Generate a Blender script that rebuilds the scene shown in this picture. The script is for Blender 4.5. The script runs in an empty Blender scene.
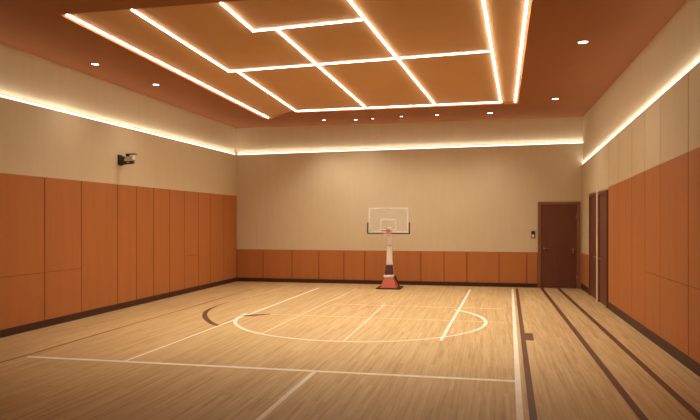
import bpy, bmesh, math
from mathutils import Vector, Matrix

S = bpy.context.scene
COL = S.collection

# ------------------------------------------------------------ camera, world, exposure
F_PX = 642.0
cam_d = bpy.data.cameras.new('camera')
cam_d.sensor_width = 36.0
cam_d.lens = F_PX / 700.0 * 36.0
cam_d.shift_y = 10.5 / 700.0
cam_d.clip_start = 0.05
cam = bpy.data.objects.new('camera', cam_d)
COL.objects.link(cam)
cam.location = (0, 0, 1.8)
cam.rotation_euler = (math.pi / 2, 0, math.atan(140 / F_PX))
S.camera = cam

W = bpy.data.worlds.new('world')
S.world = W
W.use_nodes = True
W.node_tree.nodes['Background'].inputs[0].default_value = (1, .8, .6, 1)
W.node_tree.nodes['Background'].inputs[1].default_value = 0.02

S.view_settings.view_transform = 'Standard'
S.view_settings.look = 'None'
S.view_settings.gamma = 1
S.view_settings.use_curve_mapping = False
S.view_settings.exposure = 0.0

WARM = (1.0, .93, .82)
L_CEIL = 16.5       # ceiling strips
L_WALL = 2.4        # wall cove strips
L_DOWN = 9.0        # downlight lenses
W_BEAM = 4.4       # downward beam of a ceiling strip, per metre
W_COVE = 1.15        # upward wash of a cove strip, per metre
SPREAD = 92        # its opening angle
W_SPOT = 75.0       # each downlight's beam

# room measures (metres)
XL, XR, YB, YF, H = -7.35, 2.38, 17.9, -4.0, 4.55
TRAY = 0.045

# ------------------------------------------------------------ helpers
def lin(r, g, b):
    f = lambda c: ((c / 255 + .055) / 1.055) ** 2.4 if c > 10 else c / 255 / 12.92
    return (f(r), f(g), f(b), 1)

def new_mat(name, color, rough=.6, metal=0.0, var=.06, scale=(3, 3, 3), bump=0.0, detail=3, spec=.5):
    """procedural: base colour broken up by object-space noise, optional bump"""
    m = bpy.data.materials.new(name); m.use_nodes = True
    nt = m.node_tree; N = nt.nodes; Lk = nt.links
    b = N['Principled BSDF']
    b.inputs['Roughness'].default_value = rough
    b.inputs['Metallic'].default_value = metal
    b.inputs['Specular IOR Level'].default_value = spec
    tc = N.new('ShaderNodeTexCoord'); mp = N.new('ShaderNodeMapping')
    mp.inputs['Scale'].default_value = scale
    Lk.new(tc.outputs['Object'], mp.inputs['Vector'])
    nz = N.new('ShaderNodeTexNoise'); nz.inputs['Scale'].default_value = 1.0
    nz.inputs['Detail'].default_value = detail
    Lk.new(mp.outputs[0], nz.inputs['Vector'])
    cr = N.new('ShaderNodeValToRGB')
    cr.color_ramp.elements[0].position = .3; cr.color_ramp.elements[1].position = .7
    cr.color_ramp.elements[0].color = tuple(c * (1 - var) for c in color[:3]) + (1,)
    cr.color_ramp.elements[1].color = tuple(min(1, c * (1 + var)) for c in color[:3]) + (1,)
    Lk.new(nz.outputs['Fac'], cr.inputs[0]); Lk.new(cr.outputs[0], b.inputs['Base Color'])
    if bump:
        bp = N.new('ShaderNodeBump'); bp.inputs['Strength'].default_value = bump
        bp.inputs['Distance'].default_value = .004
        Lk.new(nz.outputs['Fac'], bp.inputs['Height']); Lk.new(bp.outputs[0], b.inputs['Normal'])
    return m

def emit_mat(name, col, strength):
    m = bpy.data.materials.new(name); m.use_nodes = True
    nt = m.node_tree; nt.nodes.clear()
    e = nt.nodes.new('ShaderNodeEmission'); o = nt.nodes.new('ShaderNodeOutputMaterial')
    e.inputs[0].default_value = (*col, 1); e.inputs[1].default_value = strength
    nt.links.new(e.outputs[0], o.inputs[0])
    return m

def box(bm, x0, x1, y0, y1, z0, z1):
    vs = [bm.verts.new((x, y, z)) for z in (z0, z1) for y in (y0, y1) for x in (x0, x1)]
    for f in ((0, 2, 3, 1), (4, 5, 7, 6), (0, 1, 5, 4), (2, 6, 7, 3), (0, 4, 6, 2), (1, 3, 7, 5)):
        bm.faces.new([vs[i] for i in f])
    return vs

def prism(bm, poly, z0, z1):
    """poly in xy (counter-clockwise), extruded in z"""
    a = [bm.verts.new((x, y, z0)) for x, y in poly]; b = [bm.verts.new((x, y, z1)) for x, y in poly]
    bm.faces.new(a[::-1]); bm.faces.new(b)
    n = len(poly)
    for i in range(n):
        bm.faces.new((a[i], a[(i + 1) % n], b[(i + 1) % n], b[i]))

def bar(bm, p, q, w, h, taper=1.0):
    """beam of width w (horizontal) and height h; taper = width of underside / top side"""
    p, q = Vector(p), Vector(q); d = (q - p).normalized()
    up = Vector((0, 0, 1)) if abs(d.z) < .9 else Vector((0, 1, 0))
    s = d.cross(up).normalized(); u = s.cross(d)
    r = []
    for c in (p, q):
        r.append([bm.verts.new(c + s * a * w / 2 * (taper if b < 0 else 1) + u * b * h / 2)
                  for a, b in ((-1, -1), (1, -1), (1, 1), (-1, 1))])
    bm.faces.new(r[0][::-1]); bm.faces.new(r[1])
    for i in range(4):
        bm.faces.new((r[0][i], r[0][(i + 1) % 4], r[1][(i + 1) % 4], r[1][i]))

def cyl(bm, p, q, r0, r1=None, seg=20):
    r1 = r0 if r1 is None else r1
    p, q = Vector(p), Vector(q); d = (q - p).normalized()
    a = d.orthogonal().normalized(); b = d.cross(a)
    R = []
    for c, r in ((p, r0), (q, r1)):
        R.append([bm.verts.new(c + (a * math.cos(t) + b * math.sin(t)) * r)
                  for t in [2 * math.pi * i / seg for i in range(seg)]])
    bm.faces.new(R[0][::-1]); bm.faces.new(R[1])
    for i in range(seg):
        bm.faces.new((R[0][i], R[0][(i + 1) % seg], R[1][(i + 1) % seg], R[1][i]))

def torus(bm, c, R, r, seg=36, rs=10, a0=0, a1=2 * math.pi, closed=True):
    rings = []
    n = seg if closed else seg + 1
    for i in range(n):
        t = a0 + (a1 - a0) * i / seg
        ring = []
        for j in range(rs):
            u = 2 * math.pi * j / rs
            ring.append(bm.verts.new((c[0] + (R + r * math.cos(u)) * math.cos(t),
                                      c[1] + (R + r * math.cos(u)) * math.sin(t), c[2] + r * math.sin(u))))
        rings.append(ring)
    for i in range(n if closed else n - 1):
        A, B = rings[i], rings[(i + 1) % n]
        for j in range(rs):
            bm.faces.new((A[j], A[(j + 1) % rs], B[(j + 1) % rs], B[j]))

def obj(name, bm, mat, parent=None, bevel=0, smooth=False, seg=2):
    bmesh.ops.recalc_face_normals(bm, faces=bm.faces)
    me = bpy.data.meshes.new(name); bm.to_mesh(me); bm.free()
    me.materials.append(mat)
    o = bpy.data.objects.new(name, me); COL.objects.link(o)
    if parent: 
        o.parent = parent
        o.location = -parent.location if parent.type == 'EMPTY' and not parent.parent else (0, 0, 0)
    if smooth:
        for p in me.polygons: p.use_smooth = True
    if bevel:
        md = o.modifiers.new('bevel', 'BEVEL'); md.width = bevel; md.segments = seg
        md.limit_method = 'ANGLE'; md.angle_limit = math.radians(40)
    return o

def B(*a):
    bm = bmesh.new(); box(bm, *a); return bm

def struct(o, label=None):
    o['kind'] = 'structure'
    if label: o['label'] = label
    return o

def thing(name, label, cat, loc, group=None):
    o = bpy.data.objects.new(name, None); COL.objects.link(o)
    o.location = loc; o['label'] = label; o['category'] = cat
    o.empty_display_size = .1
    if group: o['group'] = group
    return o

# ------------------------------------------------------------ materials
def floor_mat():
    m = bpy.data.materials.new('maple_floor'); m.use_nodes = True
    nt = m.node_tree; N = nt.nodes; L = nt.links; b = N['Principled BSDF']
    tc = N.new('ShaderNodeTexCoord'); mp = N.new('ShaderNodeMapping')
    mp.inputs['Rotation'].default_value = (0, 0, math.pi / 2)
    L.new(tc.outputs['Object'], mp.inputs['Vector'])
    br = N.new('ShaderNodeTexBrick')
    br.inputs['Color1'].default_value = (0, 0, 0, 1); br.inputs['Color2'].default_value = (1, 1, 1, 1)
    br.inputs['Mortar'].default_value = (.45, .45, .45, 1)
    br.inputs['Scale'].default_value = 1; br.inputs['Mortar Size'].default_value = .0015
    br.inputs['Brick Width'].default_value = 1.15; br.inputs['Row Height'].default_value = .048
    br.offset = .37
    L.new(mp.outputs[0], br.inputs['Vector'])
    # fine grain stretched along the boards
    mg = N.new('ShaderNodeMapping'); mg.inputs['Scale'].default_value = (34, 1.1, 1)
    L.new(tc.outputs['Object'], mg.inputs['Vector'])
    ng = N.new('ShaderNodeTexNoise'); ng.inputs['Scale'].default_value = 1; ng.inputs['Detail'].default_value = 5
    ng.inputs['Roughness'].default_value = .65
    L.new(mg.outputs[0], ng.inputs['Vector'])
    mx = N.new('ShaderNodeMix'); mx.data_type = 'FLOAT'; mx.inputs[0].default_value = .80
    L.new(br.outputs['Color'], mx.inputs[2]); L.new(ng.outputs['Fac'], mx.inputs[3])
    cr = N.new('ShaderNodeValToRGB'); e = cr.color_ramp.elements
    e[0].position = .30; e[0].color = lin(172, 134, 86)
    e[1].position = .70; e[1].color = lin(208, 178, 128)
    k = e.new(.5); k.color = lin(194, 161, 110)
    L.new(mx.outputs[0], cr.inputs[0]); L.new(cr.outputs[0], b.inputs['Base Color'])
    b.inputs['Roughness'].default_value = .42
    b.inputs['Specular IOR Level'].default_value = .35
    return m

M = {}
M['floor'] = floor_mat()
M['beige'] = new_mat('beige_wall_covering', lin(216, 198, 162), .85, var=.02, scale=(9, 9, 1.2), bump=.05, spec=.2)
M['orange'] = new_mat('orange_wood_panel', lin(186, 116, 62), .55, var=.05, scale=(6, 6, .6), spec=.3)
M['groove'] = new_mat('panel_joint', lin(90, 44, 20), .8)
M['beigegroove'] = new_mat('wall_covering_joint', lin(112, 88, 64), .8)
M['ceil'] = new_mat('shaded_terracotta_ceiling', lin(158, 102, 60), .8, var=.03, scale=(1, 1, 1), spec=.2)  # darker colour holds part of the shade outside the tray
M['tray'] = new_mat('lit_terracotta_tray', lin(206, 160, 108), .8, var=.03, scale=(1, 1, 1), spec=.2)  # same terracotta, with some of the strip glow put into the lighter colour
M['base'] = new_mat('dark_brown_baseboard', lin(66, 34, 22), .5)
M['door'] = new_mat('dark_brown_door', lin(112, 66, 48), .5, var=.08, scale=(10, 10, .8), spec=.3)
M['frame'] = new_mat('brown_door_frame', lin(140, 92, 60), .5)
M['metal'] = new_mat('brushed_metal', lin(200, 190, 175), .3, 1.0, var=.03)
M['alu'] = new_mat('aluminium_channel', lin(190, 180, 165), .4, .8, var=.03)
M['white'] = new_mat('white_paint', lin(253, 248, 238), .45, var=.02)
M['line'] = new_mat('white_court_paint', lin(240, 226, 200), .45, var=.06, scale=(8, 8, 8))
M['thinline'] = new_mat('worn_white_court_paint', lin(226, 198, 156), .5, var=.06, scale=(8, 8, 8))
M['brown'] = new_mat('brown_court_paint', lin(98, 58, 34), .5, var=.1, scale=(8, 8, 8))
M['black'] = new_mat('black_plastic', lin(34, 28, 28), .4, var=.1)
M['grey'] = new_mat('grey_plastic', lin(206, 200, 192), .45, var=.05)
M['rubber'] = new_mat('dark_rubber', lin(50, 30, 26), .8)
M['redpad'] = new_mat('orange_red_padding', lin(184, 78, 38), .6, var=.05)
M['darkpad'] = new_mat('dark_maroon_padding', lin(82, 40, 34), .6, var=.08)
M['rim'] = new_mat('orange_rim_steel', lin(206, 92, 58), .4, var=.04)
M['net'] = new_mat('pale_net_cord', lin(232, 206, 190), .8, var=.03)
M['strip'] = emit_mat('warm_led_diffuser', WARM, L_CEIL)
M['cove'] = emit_mat('warm_cove_led', (1.0, .93, .84), L_WALL)
M['down'] = emit_mat('warm_downlight_lens', WARM, L_DOWN)
g = bpy.data.materials.new('clear_acrylic'); g.use_nodes = True
nt = g.node_tree; pb = nt.nodes['Principled BSDF']
nz = nt.nodes.new('ShaderNodeTexNoise'); nz.inputs['Scale'].default_value = 4
rp = nt.nodes.new('ShaderNodeMapRange'); rp.inputs[3].default_value = .05; rp.inputs[4].default_value = .12
nt.links.new(nz.outputs['Fac'], rp.inputs[0]); nt.links.new(rp.outputs[0], pb.inputs['Roughness'])
pb.inputs['Base Color'].default_value = (.82, .86, .80, 1)
pb.inputs['Alpha'].default_value = .20
M['acrylic'] = g

# ------------------------------------------------------------ floor
floor = struct(obj('floor', B(XL - .3, XR + .3, YF, YB + .3, -.12, 0), M['floor']))

# ------------------------------------------------------------ walls (lower part stands proud of the upper part: a light ledge)
SL, SR, SB = .06, .03, .06          # how far the upper wall sits back
def zL(y): return 3.70 + (y - 8.5) * .0045
def zB(x): return 3.74 + (x - XL) * .0107
def zR(y): return 3.64 - (y - 8.14) * .0385
def zRP(y): return 2.65 - (y - 8.14) * .0285        # top of the orange panels on the right wall
def wall_prof(name, pts, mat, axis, a, b):
    """solid between planes a..b on `axis`, outline pts (u,z)"""
    bm = bmesh.new(); n = len(pts)
    mk = (lambda u, z, c: (c, u, z)) if axis == 'x' else (lambda u, z, c: (u, c, z))
    A = [bm.verts.new(mk(u, z, a)) for u, z in pts]; Bv = [bm.verts.new(mk(u, z, b)) for u, z in pts]
    bm.faces.new(A); bm.faces.new(Bv[::-1])
    for i in range(n): bm.faces.new((A[i], A[(i + 1) % n], Bv[(i + 1) % n], Bv[i]))
    return bm

TOP = H + .30
wl = struct(obj('wall_left', wall_prof('', [(YF, 0), (YB + SB, 0), (YB + SB, zL(YB)), (YF, zL(YF))], M['beige'], 'x', XL - .3, XL), M['beige']))
struct(obj('upper_wall', B(XL - .3, XL - SL, YF, YB + SB, 3.5, TOP), M['beige'], wl))
wb = struct(obj('wall_back', wall_prof('', [(XL, 0), (XR + .3, 0), (XR + .3, zB(XR)), (XL, zB(XL))], M['beige'], 'y', YB, YB + .3), M['beige']))
struct(obj('upper_wall', B(XL - .3, XR + .3, YB + SB, YB + .3, 3.5, TOP), M['beige'], wb))
wr = struct(obj('wall_right', wall_prof('', [(YF, 0), (YB + SB, 0), (YB + SB, zR(YB)), (YF, zR(YF))], M['beige'], 'x', XR, XR + .3), M['beige']))
struct(obj('upper_wall', B(XR + SR, XR + .3, YF, YB + SB, 3.0, TOP), M['beige'], wr))
wf = struct(obj('wall_front', B(XL - .3, XR + .3, YF - .2, YF, 0, TOP), M['base']))

# ------------------------------------------------------------ ceiling: soffit with a shallow tray holding the light lines
tray = [(-5.62, 7.56), (.50, 7.56), (.64, 15.56), (-4.84, 15.68), (-5.94, 16.56)]
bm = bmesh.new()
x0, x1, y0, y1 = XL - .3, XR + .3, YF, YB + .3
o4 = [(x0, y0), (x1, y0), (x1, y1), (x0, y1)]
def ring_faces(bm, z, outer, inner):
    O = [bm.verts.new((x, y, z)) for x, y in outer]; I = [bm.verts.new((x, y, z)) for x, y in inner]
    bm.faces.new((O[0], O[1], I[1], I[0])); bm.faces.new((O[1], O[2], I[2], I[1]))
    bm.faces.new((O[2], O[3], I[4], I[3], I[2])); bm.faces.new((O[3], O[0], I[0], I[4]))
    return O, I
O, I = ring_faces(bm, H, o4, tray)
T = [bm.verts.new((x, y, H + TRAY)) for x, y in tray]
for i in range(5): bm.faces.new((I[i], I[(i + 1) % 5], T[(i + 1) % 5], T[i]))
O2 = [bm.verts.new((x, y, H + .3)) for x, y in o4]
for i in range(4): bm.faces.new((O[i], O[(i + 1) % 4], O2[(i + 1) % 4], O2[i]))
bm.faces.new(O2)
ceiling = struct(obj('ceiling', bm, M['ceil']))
bm = bmesh.new(); prism(bm, tray, H + TRAY, H + TRAY + .02)
struct(obj('ceiling_tray', bm, M['tray'], ceiling))

# ------------------------------------------------------------ wall panels, joints, baseboards
PT = .012
def panel(parent, bm, mat): return struct(obj('wall_panel', bm, mat, parent, bevel=.004))
GAP = .018
# left wall: tall orange panels
ys = [YF, -2.6, -1.5, -.4, .7, 1.8, 2.9, 4.0, 5.1, 6.2, 7.3, 8.4, 9.48, 10.48, 11.65, 12.36, 13.07, 13.8, 14.55, 15.33, 16.05, 16.95, YB - PT]
struct(obj('joint_backing', B(XL, XL + .003, YF, YB, 0, 2.52), M['groove'], wl))
for a, b in zip(ys, ys[1:]):
    cut = .92 if (abs(a - 14.55) < .01 or b < 10.5) else None
    if cut is None: panel(wl, B(XL, XL + PT, a + GAP / 2, b - GAP / 2, 0, 2.53), M['orange'])
    else:
        panel(wl, B(XL, XL + PT, a + GAP / 2, b - GAP / 2, 0, cut - .003), M['orange'])
        panel(wl, B(XL, XL + PT, a + GAP / 2, b - GAP / 2, cut + .003, 2.53), M['orange'])
# back wall: low orange panels, between the left corner and the door
xs = [XL + PT, -6.52, -5.63, -4.82, -4.08, -3.47, -2.8, -1.88, -1.24, -.62, .24, .97, 1.25]
struct(obj('joint_backing', B(XL, 1.25, YB - .003, YB, 0, .94), M['groove'], wb))
for a, b in zip(xs, xs[1:]):
    panel(wb, B(a + GAP / 2, b - GAP / 2, YB - PT, YB, 0, .95), M['orange'])
# right wall: tall panels up to the light ledge, orange below, beige above, with joints
ys = [YF, -3, -1.9, -.8, .3, 1.4, 2.5, 3.6, 4.7, 5.8, 6.9, 7.55, 8.55, 9.88, 10.8, 11.75, 12.87, 13.98]
def rp(a, b, z0, z1a, z1b, m):
    panel(wr, wall_prof('', [(a + GAP / 2, z0(a)), (b - GAP / 2, z0(b)), (b - GAP / 2, z1b), (a + GAP / 2, z1a)], m, 'x', XR - PT, XR), m)
struct(obj('joint_backing', wall_prof('', [(YF, 0), (13.98, 0), (13.98, zRP(13.98) - .01), (YF, zRP(YF) - .01)], None, 'x', XR - .003, XR), M['groove'], wr))
struct(obj('joint_backing', wall_prof('', [(YF, zRP(YF) - .01), (13.98, zRP(13.98) - .01), (13.98, zR(13.98) - .01), (YF, zR(YF) - .01)], None, 'x', XR - .003, XR), M['beigegroove'], wr))
for a, b in zip(ys, ys[1:]):
    if b < 10.9:
        rp(a, b, lambda y: 0, 1.0 - .003, 1.0 - .003, M['orange'])
        rp(a, b, lambda y: 1.0 + .003, zRP(a), zRP(b), M['orange'])
    else: rp(a, b, lambda y: 0, zRP(a), zRP(b), M['orange'])
    rp(a, b, zRP, zR(a), zR(b), M['beige'])
panel(wr, B(XR - PT, XR, 16.43, YB, 0, .95), M['orange'])
rp(13.98, 15.3, lambda y: 2.46, zR(13.98), zR(15.3), M['beige'])
rp(15.3, YB, lambda y: 2.46, zR(15.3), zR(YB), M['beige'])

BT = .028
struct(obj('baseboard_left', B(XL, XL + BT, YF, YB, 0, .12), M['base'], bevel=.004))
struct(obj('baseboard_back', B(XL + BT, 1.25, YB - BT, YB, 0, .11), M['base'], bevel=.004))
bb = bmesh.new(); box(bb, XR - BT, XR, YF, 13.98, 0, .14); box(bb, XR - BT, XR, 16.43, YB, 0, .14)
struct(obj('baseboard_right', bb, M['base'], bevel=.004))

# ------------------------------------------------------------ doors
def lever(bm, c, axis, s):
    """lever handle: rose, neck, grip; axis = wall normal letter, s = grip direction"""
    c = Vector(c)
    n = Vector((0, -1, 0)) if axis == 'y' else Vector((-1, 0, 0))
    t = Vector((1, 0, 0)) if axis == 'y' else Vector((0, 1, 0))
    cyl(bm, c, c + n * .012, .03)
    cyl(bm, c, c + n * .055, .011)
    bar(bm, c + n * .05 - t * s * .01, c + n * .05 + t * s * .13, .018, .018)

d1 = struct(obj('door_1', B(1.335, 2.235, YB - .02, YB + .02, .01, 2.22), M['door']), 'dark brown flush door in the back wall')
bm = bmesh.new()
box(bm, 1.25, 1.33, YB - .04, YB + .02, 0, 2.30); box(bm, 2.24, 2.33, YB - .04, YB + .02, 0, 2.30)
box(bm, 1.33, 2.24, YB - .04, YB + .02, 2.225, 2.30)
struct(obj('door_frame', bm, M['frame'], d1, bevel=.006))
bm = bmesh.new(); lever(bm, (1.41, YB - .02, 1.05), 'y', 1); obj('door_handle', bm, M['metal'], d1)
bm = bmesh.new()
cyl(bm, (2.15, YB - .02, 1.04), (2.15, YB - .035, 1.04), .028); box(bm, 2.135, 2.165, YB - .05, YB - .02, .93, 1.05)
obj('latch_plate', bm, M['metal'], d1)
bm = bmesh.new()
for z in (.3, 1.9): cyl(bm, (2.236, YB - .028, z - .05), (2.236, YB - .028, z + .05), .009)
obj('hinge', bm, M['metal'], d1)

def side_door(name, ya, yb, label, hy, hs):
    d = struct(obj(name, B(XR - .02, XR + .02, ya + .07, yb - .07, .01, 2.36), M['door']), label)
    bm = bmesh.new()
    box(bm, XR - .045, XR + .02, ya, ya + .068, 0, 2.43); box(bm, XR - .045, XR + .02, yb - .068, yb, 0, 2.43)
    box(bm, XR - .045, XR + .02, ya + .068, yb - .068, 2.362, 2.43)
    struct(obj('door_frame', bm, M['frame2'], d, bevel=.006))
    bm = bmesh.new(); lever(bm, (XR - .02, hy, .97), 'x', hs); obj('door_handle', bm, M['metal'], d)
M['frame2'] = new_mat('dark_door_frame', lin(112, 66, 48), .5)
side_door('door_2', 15.24, 16.42, 'dark brown side door nearer the back corner', 15.44, 1)
side_door('door_3', 14.0, 15.08, 'dark brown side door nearer the orange panels', 14.88, -1)
struct(obj('trim_1', B(XR - .055, XR, 15.08, 15.24, 0, 2.45), M['beige'], bevel=.006), 'pale post between the two side doors')

# ------------------------------------------------------------ court markings (painted on the floor, parts of it)
LH = .0025
def stripe(name, a, b, w, mat, w2=None, z=LH):
    w2 = w if w2 is None else w2
    a, b = Vector((*a, 0)), Vector((*b, 0)); d = (b - a).normalized(); s = Vector((-d.y, d.x, 0))
    bm = bmesh.new()
    prism(bm, [tuple((a - s * w / 2).xy), tuple((b - s * w2 / 2).xy), tuple((b + s * w2 / 2).xy), tuple((a + s * w / 2).xy)], 0, z)
    return struct(obj(name, bm, mat, floor))
def arc(name, pts, ws, mat, z=LH):
    bm = bmesh.new(); L = []; n = len(pts)
    for i, (p, w) in enumerate(zip(pts, ws)):
        a = Vector(pts[max(0, i - 1)]); b = Vector(pts[min(n - 1, i + 1)]); d = (b - a).normalized(); s = Vector((-d.y, d.x))
        p = Vector(p); L.append([bm.verts.new((*(p + s * w / 2), z)), bm.verts.new((*(p - s * w / 2), z)),
                                 bm.verts.new((*(p - s * w / 2), 0)), bm.verts.new((*(p + s * w / 2), 0))])
    for A, Bq in zip(L, L[1:]):
        for j in range(4): bm.faces.new((A[j], A[(j + 1) % 4], Bq[(j + 1) % 4], Bq[j]))
    bm.faces.new(L[0]); bm.faces.new(L[-1][::-1])
    return struct(obj(name, bm, mat, floor))
stripe('court_line', (.58, 17.45), (.10, 0), .052, M['line'], .07).data
stripe('court_line', (-5.97, 7.38), (.30, 7.42), .075, M['line'], z=.002)
stripe('court_line', (-2.05, 0), (-2.04, 7.36), .055, M['line'])
stripe('court_line', (-4.56, 7.42), (-4.46, 16.6), .035, M['line'], .05)
stripe('court_line', (-3.55, 9.7), (-3.45, 16.7), .03, M['thinline'], .045)
stripe('court_line', (-2.13, 9.3), (-2.21, 13.68), .035, M['thinline'], .05)
stripe('court_line', (-.72, 9.70), (-.50, 17.0), .045, M['line'], .06)
stripe('court_line', (-5.60, 13.2), (-5.38, 17.2), .03, M['thinline'], .035)
stripe('court_line', (-4.4, 11.72), (.24, 11.66), .035, M['thinline'], z=.002)
stripe('court_line', (-3.3, 13.45), (.27, 13.42), .045, M['thinline'], z=.002)
stripe('court_line', (.69, 17.5), (.225, 0), .07, M['brown'], .07)
stripe('court_line', (1.34, 17.86), (1.37, 0), .085, M['brown'], .075)
stripe('court_line', (1.77, 17.86), (1.93, 0), .085, M['brown'], .075)
stripe('court_line', (-6.13, 2), (-6.05, 7.4), .03, M['brown'], .03)
stripe('court_line', (-6.05, 7.4), (-6.1, 16), .022, M['brown'], .018)
stripe('court_mark', (.58, 10.0), (.60, 10.62), .13, M['brown'], z=.002)
pts, ws = [], []
for i in range(65):
    t = math.radians(177 + (403 - 177) * i / 64)
    pts.append((-2.33 + 2.26 * math.cos(t), 11.56 + 2.26 * math.sin(t)))
    u = i / 64; ws.append(.082 - .04 * math.sin(math.pi * min(1, u * 1.05)) ** .7)
arc('center_circle', pts, ws, M['line'], .003)
src = [(-5.58, 14.0), (-5.64, 13.3), (-5.68, 12.75), (-5.62, 12.2), (-5.50, 11.7), (-5.24, 11.12), (-4.92, 10.62), (-4.72, 10.38), (-4.56, 10.26)]
sw = [.01, .015, .03, .06, .085, .095, .10, .10, .08]
pts, ws = [], []
for i in range(len(src) - 1):                       # smooth the hand-measured points
    g4 = [src[max(0, min(len(src) - 1, i + k))] for k in (-1, 0, 1, 2)]
    for k in range(6):
        t = k / 6
        pts.append(tuple(.5 * (2 * g4[1][c] + (g4[2][c] - g4[0][c]) * t + (2 * g4[0][c] - 5 * g4[1][c] + 4 * g4[2][c] - g4[3][c]) * t * t
                               + (3 * g4[1][c] - g4[0][c] - 3 * g4[2][c] + g4[3][c]) * t ** 3) + (.05 if c == 0 else 0) for c in (0, 1)))
        ws.append(sw[i] * (1 - t) + sw[i + 1] * t)
arc('court_arc', pts, ws, M['brown'], .002)
arc('court_mark', [(-4.62, 11.36), (-4.5, 11.42), (-4.4, 11.5), (-4.25, 11.64), (-4.12, 11.75)], [.02, .13, .17, .12, .02], M['brown'], .0035)

# ------------------------------------------------------------ LED strips
def led(label, p, q, w=.023, h=.018, mat='strip', group='LED light lines in the ceiling tray', zc=H + TRAY, beam=1.0, spread=SPREAD):
    p, q = Vector(p) * 1.012, Vector(q) * 1.012
    t = thing('led_light_strip', label, 'light strip', ((p.x + q.x) / 2, (p.y + q.y) / 2, zc), group)
    bm = bmesh.new(); bar(bm, (*p, zc - .003), (*q, zc - .003), w + .012, .006); obj('mounting_channel', bm, M['alu'], t)
    bm = bmesh.new(); bar(bm, (*p, zc - .006 - h / 2), (*q, zc - .006 - h / 2), w, h, .8); obj('diffuser', bm, M[mat], t)
    ln = (q - p).length
    l = bpy.data.lights.new('strip_beam', 'AREA'); l.shape = 'RECTANGLE'; l.size = ln; l.size_y = w * .75
    l.energy = W_BEAM * ln * beam; l.color = WARM; l.spread = math.radians(spread)
    lo = bpy.data.objects.new('strip_beam', l); COL.objects.link(lo); lo.parent = t
    lo.location = (0, 0, -.006 - h - .002); lo.rotation_euler = (0, 0, math.atan2(q.y - p.y, q.x - p.x))
led('long LED line along the left edge of the bright ceiling tray', (-5.52, 7.57), (-5.80, 16.36))
led('LED line left of the first ceiling panel, running back to the small kink', (-4.56, 7.57), (-4.70, 11.04))
led('LED line from the small kink at left back to the rear cross line', (-4.55, 11.13), (-4.76, 15.40))
led('short LED line meeting the front cross line at its left end', (-3.32, 7.57), (-3.35, 8.74))
led('short front LED cross line joining two lengthwise lines', (-3.37, 8.80), (-1.71, 8.62))
led('left piece of the middle LED cross line, starting at the kink', (-4.72, 11.09), (-3.04, 10.94))
led('centre piece of the middle LED cross line between two lengthwise lines', (-2.94, 10.93), (-1.58, 10.81))
led('right piece of the middle LED cross line, ending at the narrow strip', (-1.50, 10.80), (-.02, 10.67))
led('lengthwise LED line between the front cross line and the rear cross line', (-3.00, 8.82), (-2.96, 15.30))
led('lengthwise LED line through the centre of the ceiling grid', (-1.73, 7.57), (-1.28, 15.22))
led('lengthwise LED line beside the narrow strip at the right of the tray', (-.11, 7.57), (.24, 15.24), .032)
led('rear LED cross line closing the ceiling grid near the back wall', (-4.76, 15.46), (.27, 15.30), beam=1.8, spread=125)
led('LED line along the right edge of the bright ceiling tray', (.44, 7.57), (.57, 15.36), .032)

def cove(label, p, q, n, off=.04):
    """LED profile on the ledge against the upper wall"""
    p, q = Vector(p), Vector(q); n = Vector(n)
    t = thing('cove_light_strip', label, 'light strip', (p + q) / 2, 'cove light lines around the walls')
    bm = bmesh.new(); o = Vector((0, 0, .004)); bar(bm, p + n * .014 + o, q + n * .014 + o, .028, .008); obj('mounting_channel', bm, M['alu'], t)
    o = Vector((0, 0, .026)); bm = bmesh.new(); bar(bm, p + n * .013 + o, q + n * .013 + o, .022, .036); obj('diffuser', bm, M['cove'], t)
    ln = (q - p).length; d = (q - p).normalized()
    l = bpy.data.lights.new('cove_wash', 'AREA'); l.shape = 'RECTANGLE'; l.size = ln; l.size_y = .02
    l.energy = W_COVE * ln; l.color = (1.0, .95, .90); l.spread = math.radians(150)
    lo = bpy.data.objects.new('cove_wash', l); COL.objects.link(lo); lo.parent = t
    up = Vector((0, 0, 1)) - d * d.z; up.normalize()
    R3 = Matrix((d, (-up).cross(d), -up)).transposed()
    lo.matrix_local = Matrix.Translation(n * off + up * .048) @ R3.to_4x4()
cove('cove LED line along the left wall above the beige band', (XL - SL, 6.5, zL(6.5)), (XL - SL, YB - .02, zL(YB)), (1, 0, 0))
cove('cove LED line across the back wall above the hoop', (XL + .02, YB + SB, zB(XL)), (XR + .1, YB + SB, zB(XR)), (0, -1, 0))
cove('cove LED line along the right wall above the side doors', (XR + SR, 6.5, zR(6.5)), (XR + SR, YB - .02, zR(YB)), (-1, 0, 0), .03)

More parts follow.
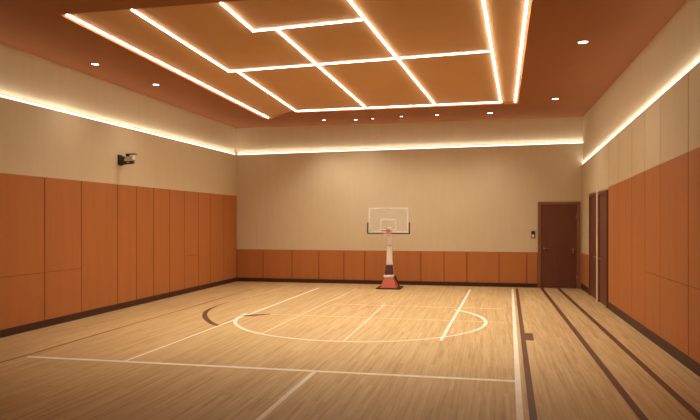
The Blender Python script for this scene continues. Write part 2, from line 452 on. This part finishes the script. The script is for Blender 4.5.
# ------------------------------------------------------------ recessed downlights
DL = [(-6.78, 10.07, .07, 'recessed downlight near the left wall, the nearer of the two there'),
      (-6.60, 11.85, .07, 'recessed downlight near the left wall, the farther of the two there'),
      (-4.44, 17.01, .055, 'leftmost small downlight in the row along the back of the ceiling'),
      (-3.58, 17.15, .055, 'second from left small downlight in the row along the back of the ceiling'),
      (-3.09, 17.05, .045, 'third from left, faint small downlight in the row along the back of the ceiling'),
      (-2.29, 16.85, .045, 'fourth from left small downlight in the back row, above the hoop'),
      (-1.35, 16.83, .055, 'fifth from left small downlight in the row along the back of the ceiling'),
      (0.0, 16.80, .08, 'rightmost downlight in the back row, behind the corner of the LED grid'),
      (1.44, 15.15, .085, 'downlight right of the ceiling tray, farther back near the side doors'),
      (1.40, 10.43, .085, 'downlight right of the ceiling tray, nearest to the viewer')]
for i, ((x, y, r, lab), e) in enumerate(zip(DL, (.35, .5, 1.5, .7, .6, .6, .8, 1.1, .8, .5))):
    t = thing('recessed_downlight', lab, 'ceiling light', (x, y, H), 'recessed ceiling downlights')
    r *= .85
    bm = bmesh.new(); torus(bm, (x, y, H - .002), r + .006, .006, 28, 8); obj('trim_ring', bm, M['frame'], t, smooth=True)
    bm = bmesh.new(); cyl(bm, (x, y, H - .003), (x, y, H + .003), r, seg=28); obj('lens', bm, M['down'], t)
    l = bpy.data.lights.new('downlight_beam', 'SPOT'); l.energy = W_SPOT * e; l.color = WARM
    l.spot_size = math.radians(110); l.spot_blend = 1.0; l.shadow_soft_size = .06
    lo = bpy.data.objects.new('downlight_beam', l); COL.objects.link(lo); lo.parent = t; lo.location = (0, 0, -.03)

# ------------------------------------------------------------ basketball hoop
HX, HY = -2.62, 16.95
hp = thing('basketball_hoop', 'portable basketball hoop with white pole and orange-red base by the back wall', 'basketball hoop', (HX, HY, 0))
obj('floor_mat', B(HX - .31, HX + .34, HY - .37, HY + .34, .003, .025), M['rubber'], hp, bevel=.008)
def frustum(bm, z0, z1, a, b):
    lo = [bm.verts.new((x, y, z0)) for x, y in ((a[0], a[2]), (a[1], a[2]), (a[1], a[3]), (a[0], a[3]))]
    hi = [bm.verts.new((x, y, z1)) for x, y in ((b[0], b[2]), (b[1], b[2]), (b[1], b[3]), (b[0], b[3]))]
    bm.faces.new(lo[::-1]); bm.faces.new(hi)
    for i in range(4): bm.faces.new((lo[i], lo[(i + 1) % 4], hi[(i + 1) % 4], hi[i]))
bm = bmesh.new(); frustum(bm, .03, .29, (HX - .20, HX + .24, HY - .32, HY + .1), (HX - .115, HX + .115, HY - .16, HY + .08))
base = obj('base', bm, M['redpad'], hp, bevel=.012)
bm = bmesh.new(); frustum(bm, .03, .34, (HX - .24, HX + .24, HY + .1, HY + .31), (HX - .14, HX + .14, HY + .085, HY + .16))
obj('counterweight', bm, M['rubber'], hp, bevel=.012)
obj('collar', B(HX - .13, HX + .12, HY - .17, HY + .09, .29, .36), M['white'], hp, bevel=.01)
bm = bmesh.new(); frustum(bm, .36, .62, (HX - .105, HX + .105, HY - .15, HY + .08), (HX - .085, HX + .085, HY - .09, HY + .06))
obj('pole_padding', bm, M['darkpad'], hp, bevel=.012)
# rear brace from the base to the pole
bm = bmesh.new(); cyl(bm, (HX + .10, HY + .14, .3), (HX + .05, HY + .03, .85), .014); obj('brace', bm, M['white'], hp, smooth=True)
bm = bmesh.new(); frustum(bm, .62, 1.40, (HX - .078, HX + .078, HY - .06, HY + .06), (HX - .052, HX + .062, HY - .05, HY + .05))
frustum(bm, 1.40, 1.62, (HX - .052, HX + .062, HY - .05, HY + .05), (HX - .05, HX + .055, HY - .05, HY + .05))
pole = obj('pole', bm, M['white'], hp, bevel=.014, seg=3)
obj('height_clamp', B(HX - .07, HX + .076, HY - .07, HY + .06, 1.12, 1.15), M['grey'], pole, bevel=.004)
bm = bmesh.new()
for s in (-.05, .05):
    bar(bm, (HX + s, HY - .04, 1.58), (HX + s, HY - .17, 1.60), .02, .03); bar(bm, (HX + s, HY - .04, 1.42), (HX + s, HY - .17, 1.58), .02, .03)
obj('bracket', bm, M['grey'], hp)
BX0, BX1, BZ0, BZ1, BY = -3.14, -2.09, 1.48, 2.13, HY - .2
board = obj('backboard', B(BX0, BX1, BY - .012, BY + .012, BZ0, BZ1), M['acrylic'], hp)
def rect_frame(x0, x1, z0, z1, y0, y1, w):
    bm = bmesh.new()
    box(bm, x0, x1, y0, y1, z0, z0 + w); box(bm, x0, x1, y0, y1, z1 - w, z1)
    box(bm, x0, x0 + w, y0, y1, z0 + w, z1 - w); box(bm, x1 - w, x1, y0, y1, z0 + w, z1 - w); return bm
obj('board_frame', rect_frame(BX0 - .005, BX1 + .005, BZ0 - .005, BZ1 + .005, BY - .02, BY + .02, .036), M['white'], board, bevel=.004)
obj('target_square', rect_frame(-2.83, -2.41, 1.54, 1.84, BY - .0145, BY - .012, .03), M['white'], board)
bm = bmesh.new()
box(bm, BX0 - .045, BX1 + .045, BY - .024, BY + .024, BZ0 - .035, BZ0 - .006)
for x in (BX0 - .045, BX1 + .015): box(bm, x, x + .03, BY - .024, BY + .024, BZ0 - .006, BZ0 + .27)
obj('edge_padding', bm, M['black'], board, bevel=.006)
RX, RY, RZ, RR = HX, BY - .17, 1.55, .12
bm = bmesh.new(); torus(bm, (RX, RY, RZ), RR, .010); box(bm, RX - .05, RX + .05, RY + RR - .005, BY - .012, RZ - .012, RZ + .012)
box(bm, RX - .05, RX + .05, BY - .03, BY - .012, RZ - .08, RZ + .02)
rim = obj('rim', bm, M['rim'], hp)
bm = bmesh.new(); n = 12
for i in range(n):
    for dlt in (1, -1):
        pr = None
        for k in range(5):
            u = k / 4; t = 2 * math.pi * (i + dlt * k / 2) / n; r = RR * (1 - .42 * u)
            p = (RX + r * math.cos(t), RY + r * math.sin(t), RZ - .01 - .17 * u)
            if pr: cyl(bm, pr, p, .0035, seg=5)
            pr = p
obj('net', bm, M['net'], hp)

# ------------------------------------------------------------ security camera on the left wall
CY, CZ = 11.74, 3.03
cx = XL
sc = thing('security_camera', 'small black and grey security camera on the beige left wall', 'camera', (cx, CY, CZ))
obj('wall_plate', B(cx, cx + .03, CY - .07, CY + .07, CZ - .11, CZ + .10), M['black'], sc, bevel=.006)
bm = bmesh.new()
cyl(bm, (cx + .03, CY, CZ - .05), (cx + .14, CY, CZ - .03), .075, .05); bar(bm, (cx + .05, CY, CZ - .01), (cx + .12, CY, CZ + .05), .05, .05)
obj('bracket', bm, M['black'], sc, smooth=False)
bm = bmesh.new(); frustum(bm, CZ - .03, CZ + .06, (cx + .12, cx + .32, CY - .05, CY + .05), (cx + .15, cx + .30, CY - .045, CY + .045))
obj('housing', bm, M['grey'], sc, bevel=.008)
bm = bmesh.new(); box(bm, cx + .25, cx + .325, CY - .045, CY + .045, CZ + .0, CZ + .10)
obj('sensor_box', bm, M['white'], sc, bevel=.006)
bm = bmesh.new(); box(bm, cx + .17, cx + .37, CY - .06, CY + .06, CZ + .105, CZ + .12); box(bm, cx + .17, cx + .245, CY - .05, CY + .05, CZ + .06, CZ + .105)
obj('visor', bm, M['black'], sc, bevel=.004)
bm = bmesh.new(); cyl(bm, (cx + .10, CY - .01, CZ - .065), (cx + .34, CY - .01, CZ - .045), .038, .036, 24)
tube = obj('lens_tube', bm, M['black'], sc, bevel=.004)
bm = bmesh.new(); cyl(bm, (cx + .34, CY - .01, CZ - .045), (cx + .348, CY - .01, CZ - .0445), .024, .02, 24); obj('lens', bm, M['metal'], tube)
obj('name_plate', B(cx + .19, cx + .25, CY - .052, CY - .044, CZ - .065, CZ - .045), M['metal'], tube)

# ------------------------------------------------------------ wall switch beside the back door
ws_ = thing('wall_switch', 'small dark switch plate on the back wall left of the dark brown door', 'switch', (1.13, YB, 1.42))
obj('plate', B(1.085, 1.185, YB - .015, YB, 1.32, 1.52), M['black'], ws_, bevel=.005)
obj('rocker', B(1.105, 1.155, YB - .024, YB - .014, 1.345, 1.425), M['white'], ws_, bevel=.004)
